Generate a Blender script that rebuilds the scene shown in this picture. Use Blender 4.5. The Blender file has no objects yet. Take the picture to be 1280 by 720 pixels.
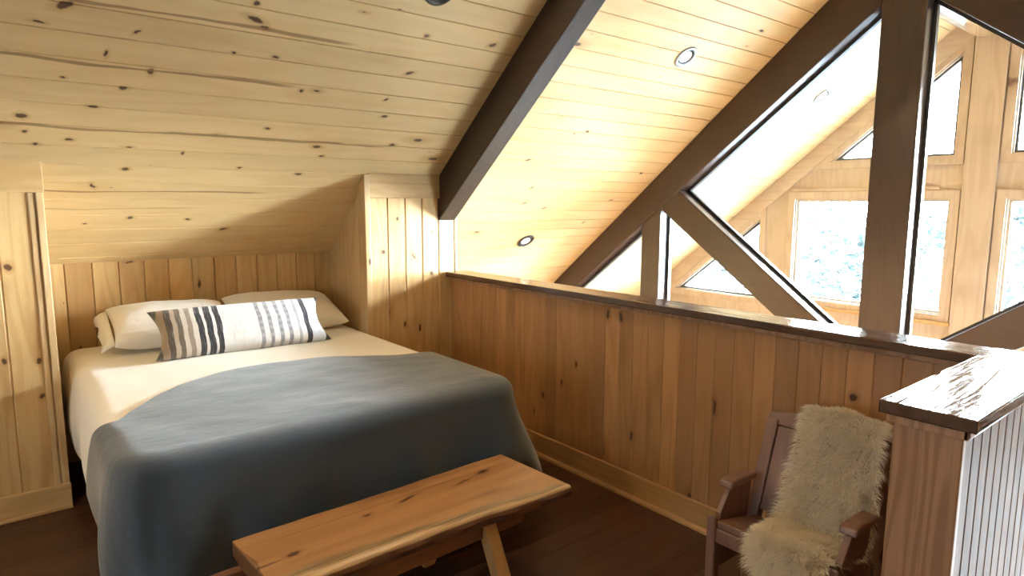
import bpy, bmesh, math, random
from mathutils import Matrix, Vector, noise as mnoise
random.seed(7)
SC = bpy.context.scene
COL = SC.collection
S = 0.81                      # roof pitch
YW = 3.957                    # front plane of the knee wall sections
YR = 1.90                     # ridge
PL = math.hypot(1, S)
PW = 0.137                    # board width
def cz(y):                    # ceiling height (both slopes)
    return 1.78 + S * (YW - (y if y >= YR else 2 * YR - y))

# ------------------------------------------------------------------ nodes
class N:
    def __init__(s, name):
        s.m = bpy.data.materials.new(name); s.m.use_nodes = True
        s.t = s.m.node_tree; s.t.nodes.clear()
        s.out = s.t.nodes.new('ShaderNodeOutputMaterial')
    def n(s, typ, **kw):
        nd = s.t.nodes.new(typ)
        for k, v in kw.items(): setattr(nd, k, v)
        return nd
    def l(s, a, b): s.t.links.new(a, b)
    def put(s, sock, v):
        if hasattr(v, 'is_output'): s.l(v, sock)
        else: sock.default_value = v
    def math(s, op, a, b=0.0, c=None, clamp=False):
        nd = s.n('ShaderNodeMath', operation=op, use_clamp=clamp)
        s.put(nd.inputs[0], a); s.put(nd.inputs[1], b)
        if c is not None: s.put(nd.inputs[2], c)
        return nd.outputs[0]
    def vmath(s, op, a, b=(0, 0, 0)):
        nd = s.n('ShaderNodeVectorMath', operation=op)
        s.put(nd.inputs[0], a); s.put(nd.inputs[1], b)
        return nd.outputs[1] if op in ('LENGTH', 'DISTANCE') else nd.outputs[0]
    def xyz(s, v):
        nd = s.n('ShaderNodeSeparateXYZ'); s.l(v, nd.inputs[0]); return nd.outputs
    def comb(s, x=0.0, y=0.0, z=0.0):
        nd = s.n('ShaderNodeCombineXYZ')
        for i, v in enumerate((x, y, z)): s.put(nd.inputs[i], v)
        return nd.outputs[0]
    def obj(s): return s.n('ShaderNodeTexCoord').outputs['Object']
    def noise(s, vec, scale=5.0, detail=2.0, rough=0.5, dist=0.0, col=False):
        nd = s.n('ShaderNodeTexNoise'); s.l(vec, nd.inputs['Vector'])
        nd.inputs['Scale'].default_value = scale; nd.inputs['Detail'].default_value = detail
        nd.inputs['Roughness'].default_value = rough; nd.inputs['Distortion'].default_value = dist
        return nd.outputs[1 if col else 0]
    def white(s, v):
        nd = s.n('ShaderNodeTexWhiteNoise', noise_dimensions='1D'); s.l(v, nd.inputs['W']); return nd.outputs[0]
    def mix(s, f, a, b, blend='MIX'):
        nd = s.n('ShaderNodeMix', data_type='RGBA', blend_type=blend)
        s.put(nd.inputs[0], f); s.put(nd.inputs[6], a); s.put(nd.inputs[7], b); return nd.outputs[2]
    def ramp(s, f, stops, interp='LINEAR'):
        nd = s.n('ShaderNodeValToRGB'); s.l(f, nd.inputs[0]); cr = nd.color_ramp; cr.interpolation = interp
        while len(cr.elements) < len(stops): cr.elements.new(0.5)
        for e, (p, c) in zip(cr.elements, stops):
            e.position = p; e.color = c if len(c) == 4 else (*c, 1)
        return nd.outputs[0]
    def step(s, v, a, b):          # smooth map a..b -> 0..1
        nd = s.n('ShaderNodeMapRange', interpolation_type='SMOOTHSTEP'); s.put(nd.inputs[0], v)
        nd.inputs[1].default_value = a; nd.inputs[2].default_value = b; return nd.outputs[0]
    def bump(s, h, strength=0.3, dist=0.01):
        nd = s.n('ShaderNodeBump'); nd.inputs['Strength'].default_value = strength
        nd.inputs['Distance'].default_value = dist; s.l(h, nd.inputs['Height']); return nd.outputs[0]
    def bsdf(s, color, rough=0.5, normal=None, **kw):
        nd = s.n('ShaderNodeBsdfPrincipled'); s.put(nd.inputs['Base Color'], color); s.put(nd.inputs['Roughness'], rough)
        if normal is not None: s.l(normal, nd.inputs['Normal'])
        for k, v in kw.items(): s.put(nd.inputs[k.replace('_', ' ')], v)
        s.l(nd.outputs[0], s.out.inputs[0]); return s.m
def c4(c): return (*c, 1.0)

def wood(name, light, mid, dark, along='X', width=PW, rough=0.4, knot=(0.055, 0.018, 0.006), knots=1.0, kscale=2.2, vary=0.25,
         grain=1.0, marks=(), cracks=(), ring=9.0, spec=0.5, coat=0.0, planks=True, bump=0.15, seed=0.0, hue=None):
    m = N(name)
    x, y, z = m.xyz(m.obj())
    u, v, w = {'X': (x, y, z), 'Y': (y, x, z), 'Z': (z, x, y)}[along]
    if planks:
        pid = m.math('FLOOR', m.math('ADD', m.math('DIVIDE', v, width), 0.0001))
        r = m.white(m.math('ADD', pid, seed + 0.37)); r2 = m.white(m.math('ADD', pid, seed + 71.7))
    else:
        oi = m.n('ShaderNodeObjectInfo'); r = oi.outputs['Random']; r2 = m.white(m.math('MULTIPLY', r, 91.3))
    uu = m.math('ADD', u, m.math('MULTIPLY', r, 41.0)); vv = m.math('ADD', v, m.math('MULTIPLY', r2, 13.0))
    big = m.noise(m.comb(m.math('MULTIPLY', uu, 0.55), m.math('MULTIPLY', vv, 4.5), m.math('MULTIPLY', w, 4.5)), 1.0, 2.0, 0.5)
    rings = m.math('SINE', m.math('MULTIPLY', big, ring * 6.283))
    rings = m.step(rings, -0.4, 1.0)
    fine = m.noise(m.comb(m.math('MULTIPLY', uu, 2.5), m.math('MULTIPLY', vv, 130.0), m.math('MULTIPLY', w, 130.0)), 1.0, 3.0, 0.6)
    blot = m.noise(m.comb(m.math('MULTIPLY', uu, 1.6), m.math('MULTIPLY', vv, 5.0), w), 1.0, 3.0, 0.55)
    col = m.mix(m.math('MULTIPLY', rings, 0.55 * grain), c4(light), c4(mid))
    col = m.mix(m.math('MULTIPLY', m.step(fine, 0.45, 0.8), 0.5 * grain), col, c4(mid))
    col = m.mix(m.math('MULTIPLY', m.step(blot, 0.50, 0.80), 0.6 * grain), col, c4(dark))
    tint = m.math('ADD', 1.0 - vary * 0.6, m.math('MULTIPLY', r2, vary))
    col = m.mix(1.0, col, m.comb(tint, tint, tint), 'MULTIPLY')
    if hue: col = m.mix(m.math('MULTIPLY', m.step(r, 0.55, 1.0), 0.6), col, c4(hue))
    mask = None
    if knots > 0:
        vo = m.n('ShaderNodeTexVoronoi', voronoi_dimensions='2D')
        m.l(m.comb(m.math('MULTIPLY', uu, kscale), m.math('MULTIPLY', vv, kscale * 2.6)), vo.inputs['Vector'])
        vo.inputs['Scale'].default_value = 1.0
        cr = m.xyz(vo.outputs['Color'])
        size = m.math('MULTIPLY', m.step(cr[0], 1.0 - 0.55 * knots, 1.0), 0.10)
        wob = m.math('MULTIPLY', m.math('SUBTRACT', m.noise(m.comb(uu, vv, w), 28.0, 2.0), 0.5), 0.055)
        d = m.math('ADD', vo.outputs['Distance'], wob)
        halo = m.math('SUBTRACT', 1.0, m.step(m.math('DIVIDE', d, m.math('ADD', size, 0.001)), 0.6, 2.8), clamp=True)
        core = m.math('SUBTRACT', 1.0, m.step(m.math('DIVIDE', d, m.math('ADD', size, 0.001)), 0.35, 0.8), clamp=True)
        col = m.mix(m.math('MULTIPLY', halo, 0.55), col, c4(dark))
        col = m.mix(m.math('MULTIPLY', core, 0.92), col, c4(knot))
    if marks or cracks:
        wv = m.noise(m.comb(u, v, 3.3), 22.0, 2.0, 0.5, 0, True)
        wx = m.xyz(m.vmath('SUBTRACT', wv, (0.5, 0.5, 0.5)))
        ud = m.math('ADD', u, m.math('MULTIPLY', wx[0], 0.035)); vd = m.math('ADD', v, m.math('MULTIPLY', wx[1], 0.02))
        P = m.comb(ud, vd, 0.0); core = halo = None
        for (ku, kv, a, b, ang) in marks:
            mp = m.n('ShaderNodeMapping', vector_type='TEXTURE'); m.l(P, mp.inputs[0])
            mp.inputs[1].default_value = (ku, kv, 0); mp.inputs[2].default_value = (0, 0, ang); mp.inputs[3].default_value = (a, b, 1)
            d = m.vmath('LENGTH', mp.outputs[0])
            k = m.step(d, 1.0, 0.55); h = m.step(d, 2.2, 0.8)
            core = k if core is None else m.math('MAXIMUM', core, k)
            halo = h if halo is None else m.math('MAXIMUM', halo, h)
        if halo is not None:
            col = m.mix(m.math('MULTIPLY', halo, 0.45), col, c4(dark)); col = m.mix(m.math('MULTIPLY', core, 0.93), col, c4(knot))
        slow = m.math('MULTIPLY', m.math('SUBTRACT', m.noise(m.comb(u, 0.0, 8.8), 2.0, 2.0), 0.5), 0.045)
        thick = m.noise(m.comb(u, 5.0, 2.0), 3.2, 2.0)
        for (u0, u1, cv, wd, st) in cracks:
            dv = m.math('ABSOLUTE', m.math('SUBTRACT', m.math('ADD', v, slow), cv))
            hw = m.math('MULTIPLY', thick, wd * 2)
            k = m.step(m.math('DIVIDE', dv, hw), 1.0, 0.5)
            k = m.math('MULTIPLY', k, m.math('MULTIPLY', m.step(u, u0 - .02, u0 + .05), m.step(u, u1 + .03, u1 - .15)))
            col = m.mix(m.math('MULTIPLY', k, st), col, c4([0.5 * a + 0.5 * b for a, b in zip(knot, dark)]))
    nm = m.bump(m.math('ADD', fine, rings), bump, 0.002)
    return m.bsdf(col, m.math('ADD', rough - 0.06, m.math('MULTIPLY', fine, 0.12)), nm, Specular_IOR_Level=spec, Coat_Weight=coat, Coat_Roughness=0.08)

def plain(name, color, rough=0.5, metal=0.0, var=0.12, scale=30.0, **kw):
    m = N(name); nz = m.noise(m.obj(), scale, 3.0)
    col = m.mix(nz, c4([a * (1 - var) for a in color]), c4([min(1, a * (1 + var)) for a in color]))
    return m.bsdf(col, rough, m.bump(nz, 0.08, 0.002), Metallic=metal, **kw)

# marks seen on the sloped ceiling over the bed, (along, up the slope, half length, half width, turn)
CK = [(.29,.95,.045,.018,.5),(.20,.85,.028,.008,0),(.55,.87,.020,.008,.9),(1.0,1.12,.017,.012,0),(1.01,1.035,.045,.016,-.3),(1.06,1.0,.03,.012,0),
      (.44,.73,.022,.010,1.3),(.95,.83,.011,.008,0),(1.15,.84,.018,.010,0),(.28,.57,.014,.007,0),(.52,.54,.020,.011,.2),(.40,.41,.024,.010,0),
      (.13,.32,.022,.016,0),(.14,.22,.016,.010,.4),(.18,.14,.016,.010,0),(.31,.18,.023,.011,0),(1.22,.35,.020,.010,0),(.82,.12,.010,.014,0),
      (.56,-.02,.024,.012,0),(1.13,.02,.014,.010,0),(1.49,-.02,.026,.011,0),(.42,-.16,.012,.022,.3),(1.89,1.12,.017,.014,0),(1.90,.86,.03,.012,.4),
      (2.32,1.14,.028,.015,.4),(1.87,.52,.024,.012,.3),(1.83,.65,.016,.010,.8),(1.54,.23,.035,.013,0),(1.59,.15,.018,.010,0),(.62,.66,.014,.022,0),
      (.61,-.44,.020,.014,0),(.92,-.46,.018,.012,0),(1.14,-.57,.030,.013,.3),(.39,-.49,.014,.008,0),(3.56,.56,.022,.013,0),(3.45,.53,.014,.008,0),
      (4.53,-.25,.03,.010,.2),(4.44,-.59,.012,.018,0),(4.6,.13,.02,.01,0),(4.45,1.68,.03,.012,0),(3.5,-.30,.032,.010,.3),(3.45,-.10,.028,.010,.3),
      (3.77,-.37,.03,.010,.3),(3.2,.22,.035,.010,.3),(1.33,.645,.016,.012,0),(2.02,.285,.03,.012,0)]
CC = [(-0.6,1.55,.985,.010,.75),(-0.9,1.33,.665,.010,.8),(-0.9,2.03,.262,.009,.75),(0.15,1.35,-.205,.007,.8),(0.1,1.0,-.355,.008,.35)]
# (height, sideways, half length, half width, turn) of knots on the upright boards
ML = [(1.28,-.03,.022,.020,.3),(.31,-.165,.028,.024,0),(.80,-.117,.016,.011,0),(.82,.02,.018,.013,0),(.61,-.117,.016,.013,0)]
MA = [(.874,-.182,.022,.05,-.9),(1.22,-.34,.008,.028,0),(1.05,-.74,.035,.010,0),(.90,-1.585,.028,.016,0),(.70,-.05,.02,.01,0)]
MR = [(1.26,.04,.022,.016,.5),(1.22,-.20,.030,.014,.6),(1.48,-.075,.016,.012,0),(1.39,-.35,.012,.010,0),(1.09,-.345,.018,.02,0),(.74,-.12,.025,.012,0),(.70,-.24,.03,.012,0)]
MH = [(.985,1.885,.035,.014,-.15),(.985,1.791,.035,.014,.15),(.835,.566,.018,.016,0),(.655,2.129,.022,.012,0),(.396,2.416,.022,.014,0),(.342,1.695,.03,.014,0),(.63,1.191,.05,.012,0),(.52,2.25,.02,.01,0)]
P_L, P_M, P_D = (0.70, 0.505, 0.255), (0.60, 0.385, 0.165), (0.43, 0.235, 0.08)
CEIL = wood('pine ceiling boards', P_L, P_M, P_D, 'X', PW, 0.42, marks=CK, cracks=CC, knots=0.28, kscale=1.7, vary=0.12, grain=0.5, ring=6.0, seed=3)
PINE_V = wood('pine wall boards upright', (0.62,0.42,0.19), (0.52,0.31,0.12), (0.36,0.17,0.05), 'X', PW, 0.42, knots=0.55, kscale=1.9, vary=0.30, seed=9, hue=(0.40,0.20,0.065))
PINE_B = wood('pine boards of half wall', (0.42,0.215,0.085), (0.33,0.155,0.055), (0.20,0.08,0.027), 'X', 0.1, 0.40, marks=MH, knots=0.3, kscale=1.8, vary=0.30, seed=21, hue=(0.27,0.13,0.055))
V3 = ((0.62,0.42,0.19), (0.52,0.31,0.12), (0.36,0.17,0.05))
PINE_L = wood('pine boards left of the bed', *V3, 'X', 0.2, 0.42, knots=0.3, kscale=1.4, vary=0.15, seed=9, marks=ML)
PINE_A = wood('pine boards behind the bed', *V3, 'X', 0.14, 0.42, knots=0.3, kscale=1.9, vary=0.35, seed=15, hue=(0.38,0.19,0.06), marks=MA)
PINE_R = wood('pine boards right of the bed', *V3, 'X', 0.136, 0.42, knots=0.3, kscale=1.9, vary=0.2, seed=19, marks=MR)
PINE_T = wood('pine trim board along x', (0.60,0.41,0.19), (0.50,0.30,0.11), (0.34,0.17,0.055), 'X', 9.0, 0.38, knots=0.35, planks=False, vary=0.1)
PINE_TY = wood('pine trim board along y', (0.42,0.235,0.095), (0.34,0.175,0.06), (0.22,0.095,0.03), 'Y', 9.0, 0.38, knots=0.35, planks=False, vary=0.1)
PINE_TZ = wood('pine trim board upright', (0.58,0.41,0.21), (0.49,0.31,0.135), (0.34,0.18,0.07), 'Z', 9.0, 0.38, knots=0.4, planks=False, vary=0.1)
POST = wood('varnished pine post', (0.36,0.20,0.105), (0.26,0.13,0.065), (0.14,0.06,0.028), 'Z', 9.0, 0.3, knots=0.0, planks=False, ring=15.0, grain=1.9, vary=0.05)
GABY = wood('pine gable board', (0.46,0.36,0.26), (0.39,0.295,0.20), (0.29,0.19,0.11), 'Y', 9.0, 0.45, knots=0.3, planks=False, vary=0.1)
GABLE = wood('pine gable wall', (0.44,0.345,0.25), (0.37,0.28,0.19), (0.27,0.18,0.105), 'Z', 9.0, 0.45, knots=0.45, planks=False, kscale=1.2, vary=0.05)
BEAD = wood('varnished beadboard', (0.165,0.115,0.085), (0.13,0.09,0.065), (0.09,0.058,0.04), 'X', 0.072, 0.5, knots=0.0, vary=0.15, spec=.2)
CAPW = wood('varnished dark wood cap', (0.085,0.042,0.024), (0.05,0.024,0.014), (0.02,0.010,0.007), 'Y', 9.0, 0.10, knots=0.0, planks=False, ring=10.0, spec=0.5, coat=0.0, bump=0.35)
CAPX = wood('varnished dark wood end cap', (0.085,0.042,0.024), (0.05,0.024,0.014), (0.02,0.010,0.007), 'X', 9.0, 0.10, knots=0.0, planks=False, ring=10.0, spec=0.5, coat=0.0, bump=0.35)
BEAM = wood('dark stained beam', (0.028,0.015,0.010), (0.020,0.011,0.007), (0.012,0.007,0.005), 'Y', 9.0, 0.30, knots=0.2, knot=(0.012,0.007,0.005), planks=False, vary=0.1, spec=0.4)
BEAMZ = wood('dark stained post', (0.034,0.022,0.016), (0.025,0.016,0.012), (0.015,0.010,0.008), 'Z', 9.0, 0.30, knots=0.2, knot=(0.012,0.007,0.005), planks=False, vary=0.1, spec=0.4)
STOP = plain('black glazing stop', (0.012,0.011,0.010), 0.5)
FLOOR = wood('dark brown floor boards', (0.070,0.028,0.013), (0.048,0.018,0.009), (0.025,0.010,0.006), 'X', 0.127, 0.36, knots=0.2, knot=(0.01,0.005,0.003), vary=0.5, seed=40)
BENCH = wood('oiled slab top', (0.42,0.22,0.09), (0.31,0.145,0.052), (0.17,0.07,0.024), 'X', 9.0, 0.35, knots=0.0, planks=False, ring=5.0, vary=0.05, grain=1.1,
             marks=[(-.475,.00,.030,.013,.1),(-.16,.08,.022,.009,0),(.02,.10,.05,.010,.25),(.40,.11,.035,.013,.3),(.28,.085,.05,.006,.2),(-.57,-.01,.06,.005,0)], knot=(0.07,0.015,0.006),
             cracks=[(-.5,.35,.125,.004,.6)])
BENCHL = wood('bench leg wood', (0.46,0.26,0.10), (0.36,0.19,0.07), (0.22,0.10,0.035), 'Z', 9.0, 0.45, knots=0.1, planks=False, vary=0.1)
BARK = wood('bench bark edge', (0.20,0.09,0.04), (0.13,0.055,0.025), (0.06,0.025,0.012), 'X', 9.0, 0.6, knots=0.2, planks=False, bump=0.9)
CHAIRW = wood('chair dark wood', (0.20,0.105,0.075), (0.14,0.07,0.05), (0.08,0.038,0.028), 'Z', 9.0, 0.38, knots=0.0, planks=False, vary=0.1)

# ------------------------------------------------------------------ mesh building
class MB:
    def __init__(s): s.v = []; s.f = []
    def add(s, vs, fs):
        o = len(s.v); s.v += [tuple(p) for p in vs]; s.f += [tuple(i + o for i in f) for f in fs]; return s
    def hexa(s, b, t):           # bottom 4, top 4 (same winding)
        return s.add(list(b) + list(t), [(3,2,1,0),(4,5,6,7),(0,1,5,4),(1,2,6,5),(2,3,7,6),(3,0,4,7)])
    def box(s, a, b):
        (x0,y0,z0),(x1,y1,z1) = a, b
        return s.hexa([(x0,y0,z0),(x1,y0,z0),(x1,y1,z0),(x0,y1,z0)], [(x0,y0,z1),(x1,y0,z1),(x1,y1,z1),(x0,y1,z1)])
    def prism(s, poly, axis, a, b):
        def mk(p, t): return {'X': (t, p[0], p[1]), 'Y': (p[0], t, p[1]), 'Z': (p[0], p[1], t)}[axis]
        n = len(poly); vs = [mk(p, a) for p in poly] + [mk(p, b) for p in poly]
        return s.add(vs, [tuple(range(n))[::-1], tuple(range(n, 2*n))] + [(i, (i+1) % n, n+(i+1) % n, n+i) for i in range(n)])
    def ring(s, profile, seg=40, M=None):     # lathe about local z, profile [(r, z)] closed loop
        vs = []; n = len(profile)
        for i in range(seg):
            a = 2*math.pi*i/seg
            for r, z in profile:
                p = Vector((r*math.cos(a), r*math.sin(a), z)); vs.append(M @ p if M else p)
        fs = [(i*n+j, ((i+1) % seg)*n+j, ((i+1) % seg)*n+(j+1) % n, i*n+(j+1) % n) for i in range(seg) for j in range(n)]
        return s.add(vs, fs)
    def tube(s, pts, r, seg=10):
        rs = r if isinstance(r, (list, tuple)) else [r]*len(pts); pts = [Vector(p) for p in pts]; vs = []
        for i, p in enumerate(pts):
            t = (pts[min(i+1, len(pts)-1)] - pts[max(i-1, 0)]).normalized()
            a = t.cross(Vector((0.31, 0.17, 0.93))).normalized(); b = t.cross(a)
            vs += [p + rs[i]*(math.cos(k*2*math.pi/seg)*a + math.sin(k*2*math.pi/seg)*b) for k in range(seg)]
        fs = [(i*seg+k, i*seg+(k+1) % seg, (i+1)*seg+(k+1) % seg, (i+1)*seg+k) for i in range(len(pts)-1) for k in range(seg)]
        fs += [tuple(range(seg))[::-1], tuple(range((len(pts)-1)*seg, len(pts)*seg))]
        return s.add(vs, fs)
    def build(s, name, mat, parent=None, bevel=0.0, smooth=False, M=None, fix=True, seg=2):
        me = bpy.data.meshes.new(name); me.from_pydata(s.v, [], s.f)
        if fix:
            bm = bmesh.new(); bm.from_mesh(me); bmesh.ops.recalc_face_normals(bm, faces=bm.faces); bm.to_mesh(me); bm.free()
        if mat: me.materials.append(mat)
        o = bpy.data.objects.new(name, me); COL.objects.link(o)
        if smooth:
            for p in me.polygons: p.use_smooth = True
        if bevel > 0:
            md = o.modifiers.new('edge', 'BEVEL'); md.width = bevel; md.segments = seg; md.limit_method = 'ANGLE'; md.angle_limit = math.radians(40)
        if M is not None: o.matrix_world = M
        if parent is not None:
            o.parent = parent
            if M is not None and parent.type != 'EMPTY': o.matrix_parent_inverse = parent.matrix_world.inverted()
        return o
def tag(o, label, cat, group=None, kind=None):
    o['label'] = label; o['category'] = cat
    if group: o['group'] = group
    if kind: o['kind'] = kind
    return o
def empty(name, loc=(0,0,0), rz=0.0):
    o = bpy.data.objects.new(name, None); COL.objects.link(o); o.location = loc; o.rotation_euler = (0, 0, rz); o.empty_display_size = 0.1
    return o
def struct(o): o['kind'] = 'structure'; return o
def frame(origin, u, v):
    u = Vector(u).normalized(); v = Vector(v).normalized(); w = u.cross(v)
    return Matrix(((u.x,v.x,w.x,origin[0]),(u.y,v.y,w.y,origin[1]),(u.z,v.z,w.z,origin[2]),(0,0,0,1)))
def panel(name, mat, M, u0, u1, v0, v1, width=PW, t=0.04, g=0.006, b=0.005, parent=None, cuts=(), axis='X'):
    """tongue and groove boards: run along local x, side by side along local y, face at local z=0"""
    prof = [v0]; k = math.floor(v0/width)+1
    while k*width < v1-1e-4:
        if k*width > v0+1e-4: prof.append(k*width)
        k += 1
    prof.append(v1); P = []
    for i in range(len(prof)-1):
        a, c = prof[i], prof[i+1]
        P += [(a, -g if i else -.001), (min(a+b, c), 0), (max(c-b, a), 0)]
    P += [(v1, -.001), (v1, -t), (v0, -t)]
    Q = [P[0]]
    for p in P[1:]:
        if abs(p[0]-Q[-1][0])+abs(p[1]-Q[-1][1]) > 1e-6: Q.append(p)
    mb = MB(); n = len(Q)
    mb.add([(u0,)+p for p in Q]+[(u1,)+p for p in Q], [(i, (i+1) % n, n+(i+1) % n, n+i) for i in range(n)]+[tuple(range(n))[::-1], tuple(range(n, 2*n))])
    o = mb.build(name, mat, parent, M=M)
    if cuts:
        bm = bmesh.new(); bm.from_mesh(o.data)
        for co, no in cuts:
            r = bmesh.ops.bisect_plane(bm, geom=bm.verts[:]+bm.edges[:]+bm.faces[:], plane_co=co, plane_no=no, clear_outer=True)
            ed = [e for e in r['geom_cut'] if isinstance(e, bmesh.types.BMEdge)]
            bmesh.ops.holes_fill(bm, edges=ed)
        bm.to_mesh(o.data); bm.free()
    return o
def holed(name, mat, outer, holes, x0, x1, parent=None):
    """upright wall in the plane x = const: outline and openings given as (y, z)"""
    cu = bpy.data.curves.new(name, 'CURVE'); cu.dimensions = '2D'; cu.fill_mode = 'BOTH'; cu.extrude = (x1-x0)/2
    for poly in [outer]+list(holes):
        sp = cu.splines.new('POLY'); sp.points.add(len(poly)-1); sp.use_cyclic_u = True
        for p, q in zip(sp.points, poly): p.co = (q[0], q[1], 0, 1)
    tmp = bpy.data.objects.new('tmp', cu); COL.objects.link(tmp)
    me = bpy.data.meshes.new_from_object(tmp.evaluated_get(bpy.context.evaluated_depsgraph_get()))
    bpy.data.objects.remove(tmp); bpy.data.curves.remove(cu)
    xm = (x0+x1)/2
    for v in me.vertices: v.co = Vector((xm+v.co.z, v.co.x, v.co.y))
    me.name = name; me.materials.clear(); me.materials.append(mat)
    o = bpy.data.objects.new(name, me); COL.objects.link(o)
    if parent: o.parent = parent
    return o

# ------------------------------------------------------------------ setting: floors
X0, XL, XG, YN, YS, ZB = -2.6, 2.70, 7.0, 5.9, -2.1, -2.7
YK, ZK = 4.64, cz(4.64)
I4 = Matrix.Identity(4)
mb = []
fl = panel('floor', FLOOR, frame((0,0,0),(1,0,0),(0,1,0)), X0, 1.80, YS, 0.63, 0.127, 0.2, 0.002, 0.0015); struct(fl)
fl2 = panel('floor_main', FLOOR, frame((0,0,0),(1,0,0),(0,1,0)), X0, XL, 0.63, 4.66, 0.127, 0.2, 0.002, 0.0015); struct(fl2)
struct(MB().box((X0-.2,YS-.2,ZB-.1),(XG+.2,YN+.2,ZB)).build('floor_lower', wood('brown oak floor', (0.34,0.26,0.18), (0.28,0.21,0.14), (0.20,0.14,0.09), 'X', .127, .22, knots=.1, vary=.2)))
# ------------------------------------------------------------------ ceilings
FN = frame((0, YW, 1.78), (1,0,0), (0,-1,S))
vtop = (YW-YR)*PL
ce = panel('ceiling', CEIL, FN, X0-.1, XG+.1, -(YN-YW+.1)*PL, vtop, PW, 0.12, 0.014, 0.0035); struct(ce)
FS = frame((0, 2*YR-YW, 1.78), (-1,0,0), (0,1,S))
cs = panel('ceiling_south', CEIL, FS, -XG-.1, -2.652, -(YN-YW+.1)*PL, vtop, PW, 0.12, 0.006, 0.006); struct(cs)
ZR = cz(YR); DS = .15                         # shallow dormer roof over the near side of the loft
FD = frame((0, YR, ZR), (1,0,0), (0,-1,-DS))
cd = panel('ceiling_dormer', CEIL, FD, X0-.1, 2.652, 0, (YR-YS+.1)*math.hypot(1,DS), PW, 0.12, 0.006, 0.006); struct(cd)
struct(MB().prism([(YR,ZR),(YS,ZR-DS*(YR-YS)),(YS,cz(YS)-.01)],'X',2.60,2.652).build('wall_dormer_cheek', PINE_TZ))
# ------------------------------------------------------------------ loft walls
UZ = lambda x, y, z=0: frame((x, y, z), (0,0,1), (1,0,0))      # boards upright, side by side along +x, facing -y... (z cross x = +y)
def wall_y(name, mat, x0, x1, z0, z1, y, width=PW, phase=0.0, t=0.05, cuts=(), parent=None, g=0.006):   # upright boards facing -y
    M = frame((phase, y, 0), (0,0,1), (-1,0,0))
    return panel(name, mat, M, z0, z1, phase-x1, phase-x0, width, t, g, 0.006, parent, cuts)
struct(wall_y('wall_alcove', PINE_A, 0.14, 2.0, 0.0, ZK+.03, YK, 0.14, 0.296, g=.009))
# left section beside the bed alcove
struct(wall_y('wall_left', PINE_L, X0, 0.132, 0.0, 1.64, YW, 0.20, 0.0, 0.05))
struct(MB().box((0.132,YW-.006,0),(0.158,YW+.05,1.64)).box((0.164,YW-.012,0),(0.196,YW+.05,1.64)).box((0.155,YW+.004,0),(0.168,YW+.05,1.64)).build('trim_1', PINE_TZ, bevel=.004))
struct(MB().prism([(YW-.016,1.64),(YW-.016,cz(YW-.016)-.002),(YW+.05,cz(YW+.05)-.002),(YW+.05,1.64)],'X',X0,0.20).build('trim_2', PINE_T, bevel=.003))
struct(MB().prism([(YW+.05,0),(YW+.05,cz(YW+.05)-.002),(YK+.02,cz(YK+.02)-.002),(YK+.02,0)],'X',0.13,0.196).build('wall_cheek_left', PINE_TZ))
# right section
struct(wall_y('wall_right', PINE_R, 1.955, 2.655, 0.0, 1.625, YW, 0.136, 2.0908, 0.05, g=.009))
struct(MB().prism([(YW-.016,1.625),(YW-.016,cz(YW-.016)-.002),(YW+.05,cz(YW+.05)-.002),(YW+.05,1.625)],'X',1.95,2.655).build('trim_3', PINE_T, bevel=.003))
struct(MB().prism([(YW+.06,0),(YW+.06,cz(YW+.06)-.002),(YK+.02,cz(YK+.02)-.002),(YK+.02,0)],'X',1.955,1.985).build('wall_cheek_right', PINE_TZ))
struct(MB().prism([(YW-.018,0),(YW-.018,cz(YW)-.002),(YW+.09,cz(YW+.09)-.002),(YW+.09,0)],'X',1.915,1.9545).build('trim_4', PINE_TZ, bevel=.004))
struct(MB().prism([(YW+.05,ZB),(YW+.05,cz(YW+.05)-.002),(YN,cz(YN)-.002),(YN,ZB)],'X',2.60,2.652).build('wall_end', PINE_TZ))
# baseboards
struct(MB().box((X0,YW-.022,0),(0.20,YW-.001,0.132)).box((X0,YW-.036,0),(0.20,YW-.022,0.02)).build('baseboard_left', PINE_T, bevel=.004))
struct(MB().box((1.95,YW-.022,0),(2.575,YW-.001,0.132)).build('baseboard_right', PINE_T, bevel=.004))
# shell of the rest of the building
RW = 2.6
struct(holed('wall_west', GABLE, [(YN,ZB),(YN,cz(YN)),(YR,cz(YR)),(YS,ZR-DS*(YR-YS)),(YS,ZB)], [[(1.1,1.05),(1.6,1.05),(1.6,1.95),(1.1,1.95)]], X0-.12, X0))
struct(MB().box((X0,YS-.1,.2),(2.652,YS,ZR-DS*(YR-YS)+.02)).build('wall_dormer', PINE_TZ))
struct(MB().box((X0,YN,ZB),(XG,YN+.1,cz(YN)+.02)).build('wall_north', PINE_TZ))
mbw = MB()
for a in [((X0,ZB),(4.6,.2)),((6.4,ZB),(XG,.2)),((4.6,ZB),(6.4,-2.5)),((4.6,-.45),(6.4,.25))]:
    mbw.box((a[0][0],YS-.1,a[0][1]),(a[1][0],YS,a[1][1]))
struct(mbw.build('wall_south', PINE_TZ))
struct(MB().box((2.62,0.63,ZB),(2.66,YN,-.2)).box((1.80,.50,ZB),(2.62,.61,-.2)).box((1.74,YS,ZB),(1.80,.63,-.2)).build('wall_under_loft', POST))

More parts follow.
